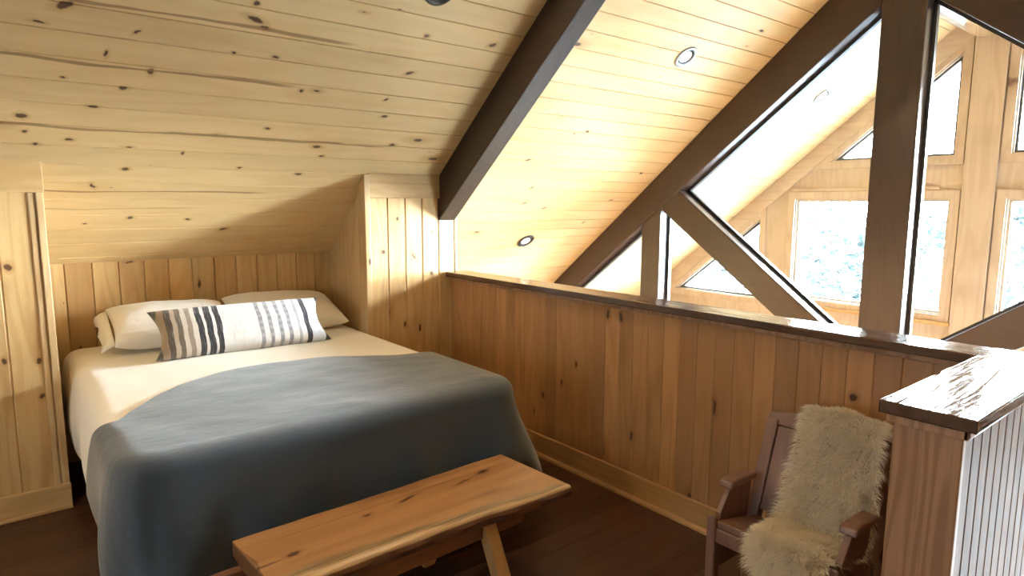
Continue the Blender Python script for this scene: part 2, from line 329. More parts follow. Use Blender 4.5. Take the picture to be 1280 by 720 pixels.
# ------------------------------------------------------------------ half wall with cap
hw = tag(empty('half_wall', (2.60, 0.5, 0)), 'pine board half wall with glossy dark cap along the open edge of the loft', 'half wall', kind='structure')
def world_child(o, parent):
    o.parent = parent; o.matrix_parent_inverse = Matrix.Translation(parent.location).inverted(); return o
M = frame((2.60, 0.5, 0), (0,0,1), (0,1,0))      # z cross y = -x : faces the loft
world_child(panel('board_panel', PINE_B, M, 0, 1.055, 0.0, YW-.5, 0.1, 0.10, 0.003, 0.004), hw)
world_child(panel('beadboard', BEAD, frame((1.82, 0.48, 0), (0,0,1), (-1,0,0)), ZB, 1.055, -0.88, 0.0, 0.072, 0.14, 0.006, 0.006), hw)
world_child(MB().box((1.80,0.476,0),(1.825,0.634,1.055)).build('end_post', POST, bevel=.004), hw)
world_child(MB().box((1.83,0.621,0),(2.60,0.634,1.055)).build('inner_panel', POST), hw)
cap = world_child(MB().box((2.555,0.442,1.055),(2.742,YW-.001,1.09)).build('cap', CAPW, bevel=.005), hw)
world_child(MB().prism([(1.77,0.664),(1.77,0.442),(2.5545,0.442),(2.5545,0.664)],'Z',1.055,1.0901).build('end_cap', CAPX, bevel=.005), hw)
world_child(MB().box((2.583,0.634,1.03),(2.599,YW-.02,1.055)).box((1.785,.462,1.03),(1.7995,.648,1.055)).box((1.785,.462,1.03),(2.6,.476,1.055)).build('cap_moulding', POST, bevel=.004), hw)
struct(MB().box((2.582,0.66,0),(2.5995,YW-.025,0.138)).build('baseboard_half_wall', PINE_TY, bevel=.005))
struct(MB().prism([(2.5815,0),(2.5815,.022),(2.572,.02),(2.564,.012),(2.562,0)],'Y',0.66,YW-.04).build('trim_5', PINE_TY))

# ------------------------------------------------------------------ beams
def yz(name, mat, poly, x0, x1, parent=None, bevel=.006):
    return MB().prism(poly, 'X', x0, x1).build(name, mat, parent, bevel=bevel)
rb = yz('roof_beam', BEAM, [(YW+.045,cz(YW+.045)-.001),(YW+.045,cz(YW)-.312),(YW-.001,cz(YW)-.312),(YR+.02,cz(YR)-.312),(YR+.02,cz(YR)-.001)], 2.50, 2.642)
tag(rb, 'dark stained roof beam on the ceiling above the far end of the half wall, free of the truss', 'beam')
tr = tag(empty('roof_truss', (4.85, 1.86, 0.1)), 'dark stained timber roof truss with king post and diagonal braces beyond the half wall', 'truss')
tr_M = Matrix.Translation(tr.location)
XT0, XT1 = 4.85, 5.0
YKP = 1.86
def tpart(name, mat, poly, x0=XT0, x1=XT1, bevel=.008):
    o = yz(name, mat, poly, x0, x1, None, bevel); o.parent = tr; o.matrix_parent_inverse = tr_M.inverted(); return o
def mir(poly): return [(2*YKP-y, z) for y, z in poly]
rbot = lambda y: 0.72 + (4.913-y)*0.7656          # lower edge of the rafter
btop = lambda y: 0.711 + (y-2.293)*0.748          # upper edge of the brace
bbot = lambda y: 0.724 + (y-2.688)*0.717
YE = 5.85
raf = [(YE,cz(YE)-.002),(YE,rbot(YE)),(2.0,rbot(2.0)),(2.0,cz(2.0)-.002)]
tpart('rafter', BEAM, raf)
tpart('rafter', BEAM, [(2*YKP-YE,rbot(YE)),(2*YKP-YE,cz(2*YKP-YE)-.002),(1.72,cz(1.72)-.002),(1.72,rbot(2.0))])
tpart('king_post', BEAMZ, [(1.7205,.28),(1.7205,cz(1.7205)-.005),(YR,cz(YR)-.005),(1.9995,cz(1.9995)-.005),(1.9995,.28)])
def xc(f, g, a=1.5, b=6.0):
    for _ in range(60):
        mth = (a+b)/2
        if (f(mth)-g(mth)) > 0: a = mth
        else: b = mth
    return (a+b)/2
yt, yb = xc(rbot, btop), xc(rbot, bbot)
br = [(2.0,btop(2.0)),(yt,rbot(yt)),(yb,rbot(yb)),(2.0,bbot(2.0))]
tpart('brace', BEAM, br); tpart('brace', BEAM, mir(br))
st = [(3.822,.28),(4.038,.28),(4.038,rbot(4.038)),(3.822,rbot(3.822)-.0)]
tpart('strut', BEAMZ, st); tpart('strut', BEAMZ, mir(st))
tpart('tie_beam', BEAM, [(YN-.01,.02),(YN-.01,.28),(YS+.01,.28),(YS+.01,.02)])
# black stops round the openings
def stop(p, q, d):      # strip along p-q, standing d into the opening
    p, q = Vector(p), Vector(q); t = (q-p).normalized(); n = Vector((-t.y, t.x))*d
    return [tuple(p), tuple(q), tuple(q+n), tuple(p+n)]
for sgn in (False, True):
    for poly in (stop((yt,rbot(yt)), (2.0,rbot(2.0)), .022), stop((2.0,btop(2.0)), (yt,btop(yt)), .022), stop((YE,rbot(YE)),(4.038,rbot(4.038)), .022),
                 stop((3.822,rbot(3.822)),(3.822,.28), -.022), stop((2.0,.5),(2.0,2.95), -.022)):
        pl = mir(poly) if sgn else poly
        tpart('glazing_stop', STOP, pl, 4.972, 5.012, 0)
rg = MB().box((5.005,1.79,3.06),(6.985,2.05,3.36)).build('ridge_beam', wood('varnished ridge beam', (0.42,0.26,0.13),(0.32,0.18,0.08),(0.2,0.1,0.04),'X',9.0,0.22,knots=.2,planks=False,coat=.6), bevel=.03, seg=4)
tag(rg, 'glossy brown ridge beam running from the truss to the gable wall', 'beam')

# ------------------------------------------------------------------ gable wall with windows
gm = lambda poly, c=1.925: [(2*c-y, z) for y, z in poly]
wA = [(5.18,.487),(4.06,.487),(4.06,1.395)]
wB = [(3.63,.55),(2.15,.55),(2.15,1.635),(3.63,1.635)]
wC = [(3.25,2.045),(2.15,2.045),(2.15,2.945)]
lowA = [(2.47,-2.5),(3.9,-2.5),(3.9,-.45),(2.47,-.45)]
lowB = [(4.12,-2.5),(5.4,-2.5),(5.4,-.45),(4.12,-.45)]
wins = [wA, wB, wC, gm(wC), gm(wB), gm(wA), lowA, gm(lowA)]
gw = struct(holed('wall_gable', GABLE, [(YN,ZB),(YN,cz(YN)),(YR,cz(YR)),(YS,cz(YS)),(YS,ZB)], wins, XG, XG+.14))
GLASS = N('window glass')
tb = GLASS.n('ShaderNodeBsdfTransparent'); tb.inputs[0].default_value = (0.97,0.99,0.98,1); gb = GLASS.n('ShaderNodeBsdfGlossy'); gb.inputs['Roughness'].default_value = 0.02
mx = GLASS.n('ShaderNodeMixShader'); mx.inputs[0].default_value = 0.05; GLASS.l(tb.outputs[0], mx.inputs[1]); GLASS.l(gb.outputs[0], mx.inputs[2]); GLASS.l(mx.outputs[0], GLASS.out.inputs[0]); GLASS = GLASS.m
FRAME = plain('dark window gasket', (0.05,0.045,0.04), 0.4)
def inset(poly, d):
    n = len(poly); area = sum(poly[i][0]*poly[(i+1) % n][1]-poly[(i+1) % n][0]*poly[i][1] for i in range(n)); sg = 1 if area > 0 else -1
    L = []
    for i in range(n):
        p, q = Vector(poly[i]), Vector(poly[(i+1) % n]); t = (q-p).normalized(); nn = Vector((-t.y, t.x))*sg
        L.append((p+nn*d, t))
    out = []
    for i in range(n):
        (p, t), (q, s2) = L[i-1], L[i]
        cr = t.x*s2.y-t.y*s2.x; k = ((q-p).x*s2.y-(q-p).y*s2.x)/cr; r = p+t*k; out.append((r.x, r.y))
    return out
def ringpoly(name, mat, outer, inner, x0, x1, parent):
    n = len(outer); mb = MB()
    vs = [(x0,)+tuple(p) for p in outer]+[(x0,)+tuple(p) for p in inner]+[(x1,)+tuple(p) for p in outer]+[(x1,)+tuple(p) for p in inner]
    fs = []
    for i in range(n):
        j = (i+1) % n
        fs += [(i,j,n+j,n+i),(2*n+i,3*n+i,3*n+j,2*n+j),(i,2*n+i,2*n+j,j),(n+i,n+j,3*n+j,3*n+i)]
    return mb.add(vs, fs).build(name, mat, parent)
for k, w in enumerate(wins):
    p = struct(empty('window_%d' % (k+1), (0,0,0)))
    ringpoly('casing', GABLE, inset(w, -.085), inset(w, -.012), XG-.022, XG-.001, p)
    ringpoly('frame', FRAME if k in (0,2,3,5) else GABLE, inset(w, .0), inset(w, .022), XG+.03, XG+.09, p)
    if k >= 6:
        ys = [q[0] for q in w]; MB().box((XG+.03,min(ys)+.022,-1.43),(XG+.09,max(ys)-.022,-1.34)).build('rail', PINE_TY, p)
    iw = inset(w, .0225); MB().prism(iw, 'X', XG+.055, XG+.062).build('glass', GLASS, p)
# boards on the gable wall
gt = MB()
rk = lambda y: cz(y)-.215
struct(MB().prism([(YN,rk(YN)),(YN,cz(YN)-.003),(YR,cz(YR)-.003),(YR,rk(YR))],'X',XG-.03,XG-.0005).build('trim_6', GABY, bevel=.004))
struct(MB().prism([(YS,rk(YS)),(YR-.001,rk(YR)),(YR-.001,cz(YR)-.003),(YS,cz(YS)-.003)],'X',XG-.03,XG-.0005).build('trim_7', GABY, bevel=.004))
struct(MB().box((XG-.034,1.80,ZB),(XG-.0005,2.055,rk(1.8)-.003)).build('trim_8', GABLE, bevel=.004))
struct(MB().box((XG-.016,2.24,1.722),(XG-.001,3.68,1.76)).box((XG-.016,.17,1.722),(XG-.001,1.61,1.76)).build('trim_9', GABY, bevel=.003))
struct(MB().box((XG-.05,2.05,.44),(XG-.001,3.73,.475)).box((XG-.05,.12,.44),(XG-.001,1.80,.475)).build('trim_10', BENCHL, bevel=.004))
struct(MB().prism([(YR-.5,cz(YR-.5)+.03),(YR,cz(YR)+.004),(YR+.5,cz(YR+.5)+.03),(YR+.5,cz(YR)+.5),(YR-.5,cz(YR)+.5)],'X',X0-.2,XG+.2).build('ridge_leak_cap', BEAM))  # unseen cap added over the ridge to stop a sun leak
# unseen windows added for daylight in the west wall and south wall
for nm, ax, a in (('window_9','X',((X0-.08,1.1,1.05),(X0-.03,1.6,1.95))), ('window_10','Y',((4.6,YS-.08,-2.5),(6.4,YS-.03,-.45)))):
    p = struct(empty(nm)); (x0,y0,z0),(x1,y1,z1) = a; f = MB()
    if ax == 'X':
        for q in ((y0,z0,y1,z0+.05),(y0,z1-.05,y1,z1),(y0,z0+.05,y0+.05,z1-.05),(y1-.05,z0+.05,y1,z1-.05),((y0+y1)/2-.03,z0+.05,(y0+y1)/2+.03,z1-.05)): f.box((x0,q[0],q[1]),(x1,q[2],q[3]))
        MB().box((x0+.02,y0+.001,z0+.001),(x0+.026,y1-.001,z1-.001)).build('glass', GLASS, p)
    else:
        for q in ((x0,z0,x1,z0+.05),(x0,z1-.05,x1,z1),(x0,z0+.05,x0+.05,z1-.05),(x1-.05,z0+.05,x1,z1-.05),((x0+x1)/2-.03,z0+.05,(x0+x1)/2+.03,z1-.05)): f.box((q[0],y0,q[1]),(q[2],y1,q[3]))
        MB().box((x0+.001,y0+.02,z0+.001),(x1-.001,y0+.026,z1-.001)).build('glass', GLASS, p)
    f.build('frame', PINE_TZ, p)

# ------------------------------------------------------------------ recessed lights
BRONZE = plain('dark bronze trim', (0.035,0.030,0.026), 0.35, 0.4)
STEEL = plain('brushed grey trim', (0.30,0.31,0.32), 0.3, 0.7)
BLACK = plain('black baffle', (0.008,0.008,0.008), 0.5)
def lens_mat(name, col, st):
    m = N(name); e = m.n('ShaderNodeEmission'); e.inputs[0].default_value = c4(col); e.inputs[1].default_value = st; m.l(e.outputs[0], m.out.inputs[0]); return m.m
LENS = lens_mat('lit lamp lens', (1.0, 0.93, 0.80), 6.0)
def can_light(x, v, label, trim, south=False, R=0.088):
    p = tag(empty('recessed_light'), label, 'ceiling light', 'recessed lights in the sloped ceiling')
    F = FS if south else FN
    M = F @ Matrix.Translation((-x if south else x, v, 0.0005))
    MB().ring([(R,0),(R,.006),(R-.008,.011),(R-.024,.010),(R-.030,.001),(R-.030,0)], 48).build('trim_ring', trim, p, smooth=True, M=M)
    MB().ring([(R-.0305,0.0),(R-.0305,.008),(R-.042,.003),(R-.042,0.0)], 48).build('baffle', BLACK, p, M=M)
    a = [(math.cos(k*math.pi/16)*(R-.0425), math.sin(k*math.pi/16)*(R-.0425)) for k in range(32)]
    MB().prism(a, 'Z', 0.0, .003).build('lens', LENS, p, M=M)
    return p
can_light(3.883, -.86, 'small dark ringed recessed light low on the ceiling just above the half wall cap', BRONZE)
can_light(3.92, 1.345, 'grey ringed recessed light high on the bright ceiling between beam and truss', STEEL)
can_light(6.07, 1.276, 'faint recessed light on the ceiling seen through the truss opening', STEEL)
can_light(1.84, 1.393, 'black ringed recessed light cut off by the top edge above the bed', BRONZE)
can_light(-0.4, 1.40, 'added unseen dark ringed recessed light on the ceiling above the wall left of the bed', BRONZE)  # fixture added out of view to carry the warm fill lamp
def lamp(name, kind, loc, power, col, size=.1, spot=None, direction=None):
    l = bpy.data.lights.new(name, kind); l.energy = power; l.color = col
    if kind == 'AREA': l.shape = 'DISK'; l.size = size
    elif kind in ('POINT','SPOT'): l.shadow_soft_size = size
    if spot: l.spot_size = spot; l.spot_blend = .6
    o = bpy.data.objects.new(name, l); COL.objects.link(o); o.location = loc
    if direction: o.rotation_euler = Vector(direction).to_track_quat('-Z','Y').to_euler()
    return o
WARM = (1.0, 0.74, 0.44)
NSL = FN.to_3x3() @ Vector((0,0,1))
for x, v, pw in ((1.84,1.393,13),(-0.4,1.40,26)):  # second lamp is an added warm fill at the unseen fixture
    q = FN @ Vector((x, v, .02)); lamp('recessed_lamp', 'AREA', q, pw, WARM, .09, direction=NSL)

# ------------------------------------------------------------------ bed
def smooth(a, b, x):
    t = max(0, min(1, (x-a)/(b-a))); return t*t*(3-2*t)
BX0, BX1, BY0, BY1, BZ = 0.31, 1.90, 2.40, 4.56, 0.715
bed = tag(empty('bed', (1.105, 3.46, 0)), 'low queen bed with brown side rails set head first into the pine alcove', 'bed')
def bpart(mb, name, mat, bevel=.01, **k):
    o = mb.build(name, mat, None, bevel, **k); o.parent = bed; o.matrix_parent_inverse = Matrix.Translation(bed.location).inverted(); return o
TICK = plain('mattress ticking', (0.75,0.72,0.66), 0.9)
bpart(MB().box((.36,2.46,.40),(1.85,4.50,.675)), 'mattress', TICK, .05, seg=4)
bpart(MB().box((.34,2.44,.20),(1.87,4.52,.395)), 'box_spring', TICK, .02)
for x in (.315,1.872): bpart(MB().box((x,2.43,.12),(x+.023,4.50,.22)), 'side_rail', BENCHL, .004)
for x in (.32,1.82):
    for y in (2.46,3.25,4.40): bpart(MB().box((x,y,.0),(x+.06,y+.06,.12)), 'leg', BENCHL, .004)

def fabric(name, col, col2, rough=0.9, weave=420.0, sheen=0.3, wr=0.0):
    m = N(name); o = m.obj(); x, y, z = m.xyz(o)
    a = m.noise(m.vmath('MULTIPLY', o, (1,1,1)), 6.0, 3.0)
    wv = m.noise(o, weave, 2.0)
    col_ = m.mix(m.math('MULTIPLY', a, 0.5), c4(col), c4(col2)); col_ = m.mix(m.math('MULTIPLY', m.step(wv, .45, .7), .35), col_, c4(col2))
    h = m.math('ADD', m.math('MULTIPLY', wv, .15), m.math('MULTIPLY', m.noise(m.vmath('MULTIPLY', o, (1.0,1.8,1.0)), 9.0, 3.0, .55, .6), wr))
    return m.bsdf(col_, rough, m.bump(h, .5, .012), Sheen_Weight=sheen, Specular_IOR_Level=0.15)
WHITE = fabric('cream quilted cotton', (0.90,0.86,0.76), (0.83,0.77,0.65), wr=1.0)
PILLOWM = fabric('white pillow cotton', (0.92,0.90,0.85), (0.86,0.83,0.75), wr=1.2)
BLUE = fabric('slate blue wool', (0.056,0.074,0.096), (0.032,0.042,0.053), .95, 300.0, .5, wr=.5)

def drape(name, mat, x0, x1, y0, yu, R, ztop, rnd, dropf, foldf, topf=None, NU=40, NV=44, ND=16, thick=.006, yuf=None):
    """cloth laid over the bed: flat top, open at the head end (y = yu), skirt hanging on the left, foot and right.
    dropf(s, side) -> length of the drop, foldf(s, d) -> outward offset; s runs along the edge from head-left round the foot to head-right"""
    # perimeter path
    path = []
    yl = yu if yuf is None else yuf(0); yr2 = yu if yuf is None else yuf(1)
    n1, nc, n2 = NV, 10, NU
    for i in range(n1): path.append(((x0, yl+(y0+R-yl)*i/n1), (-1, 0)))
    for i in range(nc+1):
        a = math.pi+math.pi/2*i/nc; path.append(((x0+R+R*math.cos(a), y0+R+R*math.sin(a)), (math.cos(a), math.sin(a))))
    for i in range(1, n2): path.append(((x0+R+(x1-x0-2*R)*i/n2, y0), (0, -1)))
    for i in range(nc+1):
        a = 1.5*math.pi+math.pi/2*i/nc; path.append(((x1-R+R*math.cos(a), y0+R+R*math.sin(a)), (math.cos(a), math.sin(a))))
    for i in range(1, n1+1): path.append(((x1, y0+R+(yr2-y0-R)*i/n1), (1, 0)))
    half = nc//2; iL = n1+half; iR = n1+nc+n2+half; T = len(path)
    left = path[:iL+1]; foot = path[iL:iR+1]; right = path[iR:][::-1]
    nv, nu = len(left), len(foot); vs = []; idx = {}
    def wob(x, y): return .010*mnoise.noise((x*3, y*3, 1.3))+.004*mnoise.noise((x*9, y*9, 4.1))
    for j in range(nv):
        for i in range(nu):
            u = i/(nu-1); v = j/(nv-1)
            Lp, Rp = Vector(left[j][0]), Vector(right[j][0]); Fp = Vector(foot[i][0])
            hy = yu+0 if yuf is None else yuf(u); Hp = Vector((x0+(x1-x0)*u, hy))
            c = (1-u)*Lp+u*Rp+(1-v)*Hp+v*Fp-((1-u)*(1-v)*Vector(left[0][0])+u*(1-v)*Vector(right[0][0])+(1-u)*v*Vector(foot[0][0])+u*v*Vector(foot[-1][0]))
            e = min(u, 1-u, 1-v)*12; k = min(1, e)
            idx[(j, i)] = len(vs); vs.append((c.x, c.y, ztop+k*(wob(c.x, c.y)+(topf(u, v) if topf else 0))))
    fs = [(idx[j,i], idx[j+1,i], idx[j+1,i+1], idx[j,i+1]) for j in range(nv-1) for i in range(nu-1)]
    edge = [idx[j,0] for j in range(nv)]+[idx[nv-1,i] for i in range(1, nu)]+[idx[j,nu-1] for j in range(nv-2, -1, -1)]
    arc = [0.0]
    for a, b in zip(path, path[1:]): arc.append(arc[-1]+math.hypot(a[0][0]-b[0][0], a[0][1]-b[0][1]))
    prev = edge
    for k in range(1, ND+1):
        row = []
        for i in range(T):
            (px, py), (nx, ny) = path[i]; s = arc[i]
            D = dropf(s, px, py, nx, ny); d = D*k/ND; q = min(d, rnd*math.pi/2)/rnd
            out = rnd*math.sin(q); dn = rnd*(1-math.cos(q))+max(0, d-rnd*math.pi/2)
            ff = foldf(s, d, px, py, nx, ny)
            row.append(len(vs)); vs.append((px+nx*(out+ff[0])+ff[1], py+ny*(out+ff[0])+ff[2], max(.012, ztop-dn)))
        for i in range(T-1): fs.append((prev[i], row[i], row[i+1], prev[i+1]))
        prev = row
    mb = MB(); mb.add(vs, fs); o = mb.build(name, mat, None, smooth=True)
    if o.data.polygons[0].normal.z < 0: o.data.flip_normals()
    md = o.modifiers.new('thickness', 'SOLIDIFY'); md.thickness = thick; md.offset = 1.0
    sd = o.modifiers.new('soft', 'SUBSURF'); sd.levels = 1; sd.render_levels = 1
    return o, arc[-1]
# cream coverlet
def cdrop(s, px, py, nx, ny):
    if nx < -.5 : return .50 + .05*smooth(3.2, 2.9, py) + .015*math.sin(s*9)
    return .55
def cfold(s, d, px, py, nx, ny):
    g = smooth(.05, .5, d); a = (.010+.012*(nx < -.5))*g*math.sin(s*13+1.2*math.sin(s*4)) + (.045*math.sin(math.pi*min(1,d/.5)) if nx < -.5 else 0)
    fl = .07*g*smooth(.30, .0, abs(px-(BX0+.03)) + abs(py-BY0)) if py < 2.8 else 0
    if nx > .5: return (min(a, 0)*.4 - .0*g, 0, 0)
    if py < 2.95: return (a*.3, 0, 0)
    return (a*.8+(.012*g), 0, 0)
cov, _ = drape('coverlet', WHITE, BX0+.02, BX1-.02, BY0+.02, BY1, .10, BZ, .055, cdrop, cfold, topf=lambda u, v: .010*math.sin(math.pi*u))
tag(cov, 'cream white coverlet spread over the bed and hanging down its left side', 'coverlet')
# blue blanket
def bdrop(s, px, py, nx, ny):
    if nx < -.5:
        return .36 + .26*smooth(2.80, 2.70, py)
    if nx > .5: return .60
    return .65
def bfold(s, d, px, py, nx, ny):
    g = smooth(.06, .6, d)
    cl = math.exp(-((px-BX0)**2+(py-BY0)**2)/.035); cr = math.exp(-((px-BX1)**2+(py-BY0)**2)/.035)
    a = .020*g*math.sin(s*15+1.5*math.sin(s*3.1)) + .010*g*math.sin(s*31+.7) + .020*g*cl*math.sin(s*40)
    if nx > .5 and py > 2.75: a = abs(a)*.3
    cw = math.exp(-((px-BX0)**2+(py-BY0)**2)/.10)
    a += .085*g*cw*(math.sin(s*13+.6)**2-.45)
    o = (.015+a)*1.0 + g*(.03*cl+.20*cr) + (.028*math.sin(math.pi*min(1, d/.5)) if nx < -.5 else 0)
    if ny < -.9: o = min(o, .10)
    return (o, 0, (.62*d*smooth(2.64, 2.87, py) if nx < -.5 else 0))
bla, _ = drape('blanket', BLUE, BX0+.008, BX1-.008, BY0+.008, 3.2, .09, BZ+.018, .055, bdrop, bfold, topf=lambda u, v: .006*math.sin(math.pi*u),
               yuf=lambda u: 2.87+.53*math.sin(math.pi/2*min(1,u/.42))**.8-.26*smooth(.55,1.0,u), NV=36, ND=20, thick=.008)
tag(bla, 'slate blue wool blanket folded across the foot half of the bed', 'blanket')

# pillows
def pillow(name, mat, w, h, t, M, nx=46, ny=26, pinch=.06, flange=0.0, seed=0.0, px=.42):
    vs = []; fs = []
    def pt(u, v, sg):
        e = max(0, (1-abs(u)**2.6))**px*max(0, (1-abs(v)**2.6))**px
        k = 1-pinch*(1-abs(v)**2)*abs(u)**4; kk = 1-pinch*.8*(1-abs(u)**2)*abs(v)**4
        wr = .010*mnoise.noise((u*2.2+seed, v*2.5, sg*3.0))*e + .004*mnoise.noise((u*7+seed, v*7, sg))*e
        return (u*w/2*k, v*h/2*kk, sg*t/2*e+wr)
    for sg in (1, -1):
        o = len(vs)
        for j in range(ny+1):
            for i in range(nx+1):
                u = math.sin((-1+2*i/nx)*math.pi/2); v = math.sin((-1+2*j/ny)*math.pi/2); vs.append(pt(u, v, sg))
        for j in range(ny):
            for i in range(nx):
                a = o+j*(nx+1)+i; f = (a, a+1, a+nx+2, a+nx+1); fs.append(f if sg > 0 else f[::-1])
    me = bpy.data.meshes.new(name); me.from_pydata(vs, [], fs)
    bm = bmesh.new(); bm.from_mesh(me); bmesh.ops.remove_doubles(bm, verts=bm.verts, dist=1e-5); bm.to_mesh(me); bm.free()
    me.materials.append(mat)
    for p in me.polygons: p.use_smooth = True
    o = bpy.data.objects.new(name, me); COL.objects.link(o); o.matrix_world = M
    sd = o.modifiers.new('soft', 'SUBSURF'); sd.levels = 1; sd.render_levels = 1
    return o
def tilt(loc, ax, rz=0.0, ry=0.0): return Matrix.Translation(loc) @ Matrix.Rotation(rz, 4, 'Z') @ Matrix.Rotation(ry, 4, 'Y') @ Matrix.Rotation(ax, 4, 'X')
p1 = pillow('pillow', PILLOWM, .66, .46, .18, tilt((.80,4.33,.858), .34, -.02, .02), seed=1.0)
tag(p1, 'white pillow with a flanged edge behind the left end of the striped cushion', 'pillow', 'white bed pillows')
fl = MB(); F = []
for j in range(13):
    v = -1+2*j/12; b = .012*math.sin(j*1.9)
    F.append([(-.325+.0, v*.205, .0), (-.355, v*.215, -.012+b*.6), (-.385-.008*math.cos(j*1.3), v*.222, -.035+b)])
fl.add([p for r in F for p in r], [(j*3+i, j*3+i+1, (j+1)*3+i+1, (j+1)*3+i) for j in range(12) for i in range(2)])
flo = fl.build('flange', PILLOWM, None, smooth=True); flo.parent = p1
md = flo.modifiers.new('thickness', 'SOLIDIFY'); md.thickness = .008; md.offset = 0
p2 = pillow('pillow', PILLOWM, .72, .46, .19, tilt((1.50,4.33,.864), .30, .0, .05), seed=5.0)
tag(p2, 'white pillow behind the right end of the striped cushion by the alcove corner', 'pillow', 'white bed pillows')
def lumbar_mat():
    m = N('striped woven cushion'); x, y, z = m.xyz(m.obj())
    W = 0.98
    zig = m.math('MULTIPLY', m.math('SUBTRACT', m.math('PINGPONG', m.math('MULTIPLY', y, 14.0), 1.0), .5), .018)
    nz = m.math('MULTIPLY', m.math('SUBTRACT', m.noise(m.comb(m.math('MULTIPLY', x, 60), m.math('MULTIPLY', y, 9), 0), 1.0, 3.0), .5), .016)
    u = m.math('ADD', m.math('DIVIDE', x, W), .5)
    ud = m.math('ADD', u, m.math('ADD', m.math('MULTIPLY', zig, .22), nz))
    K, G, Wt, OL = (.030,.030,.036), (.30,.30,.33), (.80,.79,.78), (.085,.080,.055)
    bands = [(0,OL),(.035,(.30,.22,.15)),(.07,(.10,.085,.07)),(.10,(.52,.43,.34)),(.125,(.16,.13,.10)),(.15,(.66,.60,.52)),(.175,(.33,.27,.22)),(.20,(.72,.68,.62)),(.225,K),(.255,Wt),(.272,K),(.305,Wt),(.322,K),(.352,Wt),
             (.56,G),(.585,Wt),(.615,G),(.640,Wt),(.672,G),(.697,Wt),(.728,G),(.752,Wt),(.79,(.45,.45,.48)),(.81,Wt),(.842,(.045,.045,.06)),(.872,(.70,.76,.86)),(.962,(.05,.05,.05))]
    base = m.ramp(ud, bands, 'CONSTANT') if len(bands) <= 32 else None
    threads = m.noise(m.comb(m.math('MULTIPLY', x, 260), m.math('MULTIPLY', y, 14), 0), 1.0, 2.0)
    col = m.mix(m.math('MULTIPLY', m.step(threads, .48, .75), .45), base, (.36,.34,.33,1))
    dashes = m.step(m.math('SINE', m.math('MULTIPLY', y, 150.0)), -.2, .5)
    msk = m.math('MULTIPLY', m.math('MULTIPLY', m.step(u, .555, .565), m.step(u, .80, .79)), dashes)
    col = m.mix(m.math('MULTIPLY', msk, .3), col, (.62,.61,.62,1))
    return m.bsdf(col, .9, m.bump(threads, .5, .004), Sheen_Weight=.3, Specular_IOR_Level=.15)
lum = pillow('cushion', lumbar_mat(), .985, .325, .17, tilt((1.11,3.93,.858), .82, -.02, .005), nx=60, ny=24, pinch=.10, seed=9.0, px=.42)
tag(lum, 'long lumbar cushion with black, grey and white woven stripes leaning on the pillows', 'cushion')

# ------------------------------------------------------------------ bench at the foot of the bed
BT = .45
bench = tag(empty('bench', (1.15, 2.0, 0), .03), 'rustic live edge wooden slab bench standing at the foot of the bed', 'bench')
random.seed(3)
def bench_slab():
    n = 44; back = []; front = []
    for i in range(n+1):
        t = i/n; x = -.60+1.18*t
        back.append((x, .215+.003*math.sin(t*9+.6)+.0015*math.sin(t*31)))
        front.append((x+(.0 if t < 1 else 0), -.165-.065*smooth(.25, 1.0, t)-.010*math.sin(t*6.2)-.003*math.sin(t*17+1)))
    # notched left end
    vs = []; fs = []
    secs = []
    for i in range(n+1):
        bx, by = back[i]; fx, fy = front[i]
        sk = -.03*(1-i/n)*1.0
        prof = [(bx, by+.004, -.055), (bx, by, -.004), (bx, by-.006, 0)]
        for k in range(1, 8): prof.append((bx+(fx-bx)*k/8, by+(fy-by)*k/8, 0.0))
        prof += [(fx, fy+.006, 0), (fx, fy, -.004), (fx, fy-.010-.004*math.sin(i*.8), -.022), (fx, fy-.004-.006*math.sin(i*.55+1), -.045), (fx, fy+.030, -.068), (fx, fy+.10, -.070), (bx, by-.08, -.066)]
        secs.append(prof)
    m = len(secs[0])
    for i, s in enumerate(secs):
        for k, p in enumerate(s):
            x = p[0]
            if i == 0: x += (.0, .0, .0, .0, .004, .012, .020, .010, .006, .010, .012, .012, .016, .016, .012, .008, 0)[k % 17] 
            if i == n: x += .025*(k/m)
            vs.append((x, p[1], p[2]))
    for i in range(n):
        for k in range(m): fs.append((i*m+k, i*m+(k+1) % m, (i+1)*m+(k+1) % m, (i+1)*m+k))
    fs += [tuple(range(m))[::-1], tuple(range(n*m, (n+1)*m))]
    return vs, fs, m
bv, bf, bm_ = bench_slab()
# slab material: heartwood with pale grey sapwood band along the front edge, bark below
def slab_mat():
    src = BENCH; t = src.node_tree
    bs = next(n for n in t.nodes if n.type == 'BSDF_PRINCIPLED'); old = bs.inputs['Base Color'].links[0].from_socket
    m = N.__new__(N); m.m = src; m.t = t
    x, y, z = m.xyz(m.obj())
    wv = m.math('MULTIPLY', m.math('SUBTRACT', m.noise(m.comb(m.math('MULTIPLY', x, 3.0), m.math('MULTIPLY', y, 6.0), 0.0), 1.0, 3.0), .5), .10)
    edge = m.math('ADD', m.math('ADD', y, wv), m.math('MULTIPLY', m.step(x, -.3, .6), .065))
    gr = m.noise(m.comb(m.math('MULTIPLY', x, 4.0), m.math('MULTIPLY', y, 90.0), 0.0), 1.0, 3.0)
    sap = m.mix(m.step(gr, .35, .7), (.30,.21,.10,1), (.13,.085,.04,1))
    pale = m.mix(m.step(gr, .3, .7), (.56,.38,.20,1), (.40,.25,.12,1))
    f1 = m.step(edge, -.095, -.115); f2 = m.step(edge, -.132, -.150)
    c = m.mix(m.math('MULTIPLY', f1, .85), old, sap); c = m.mix(m.math('MULTIPLY', f2, .9), c, pale)
    c = m.mix(m.step(z, -.006, -.012), c, m.mix(gr, (.16,.065,.028,1), (.07,.028,.013,1)))
    m.l(c, bs.inputs['Base Color'])
slab_mat()
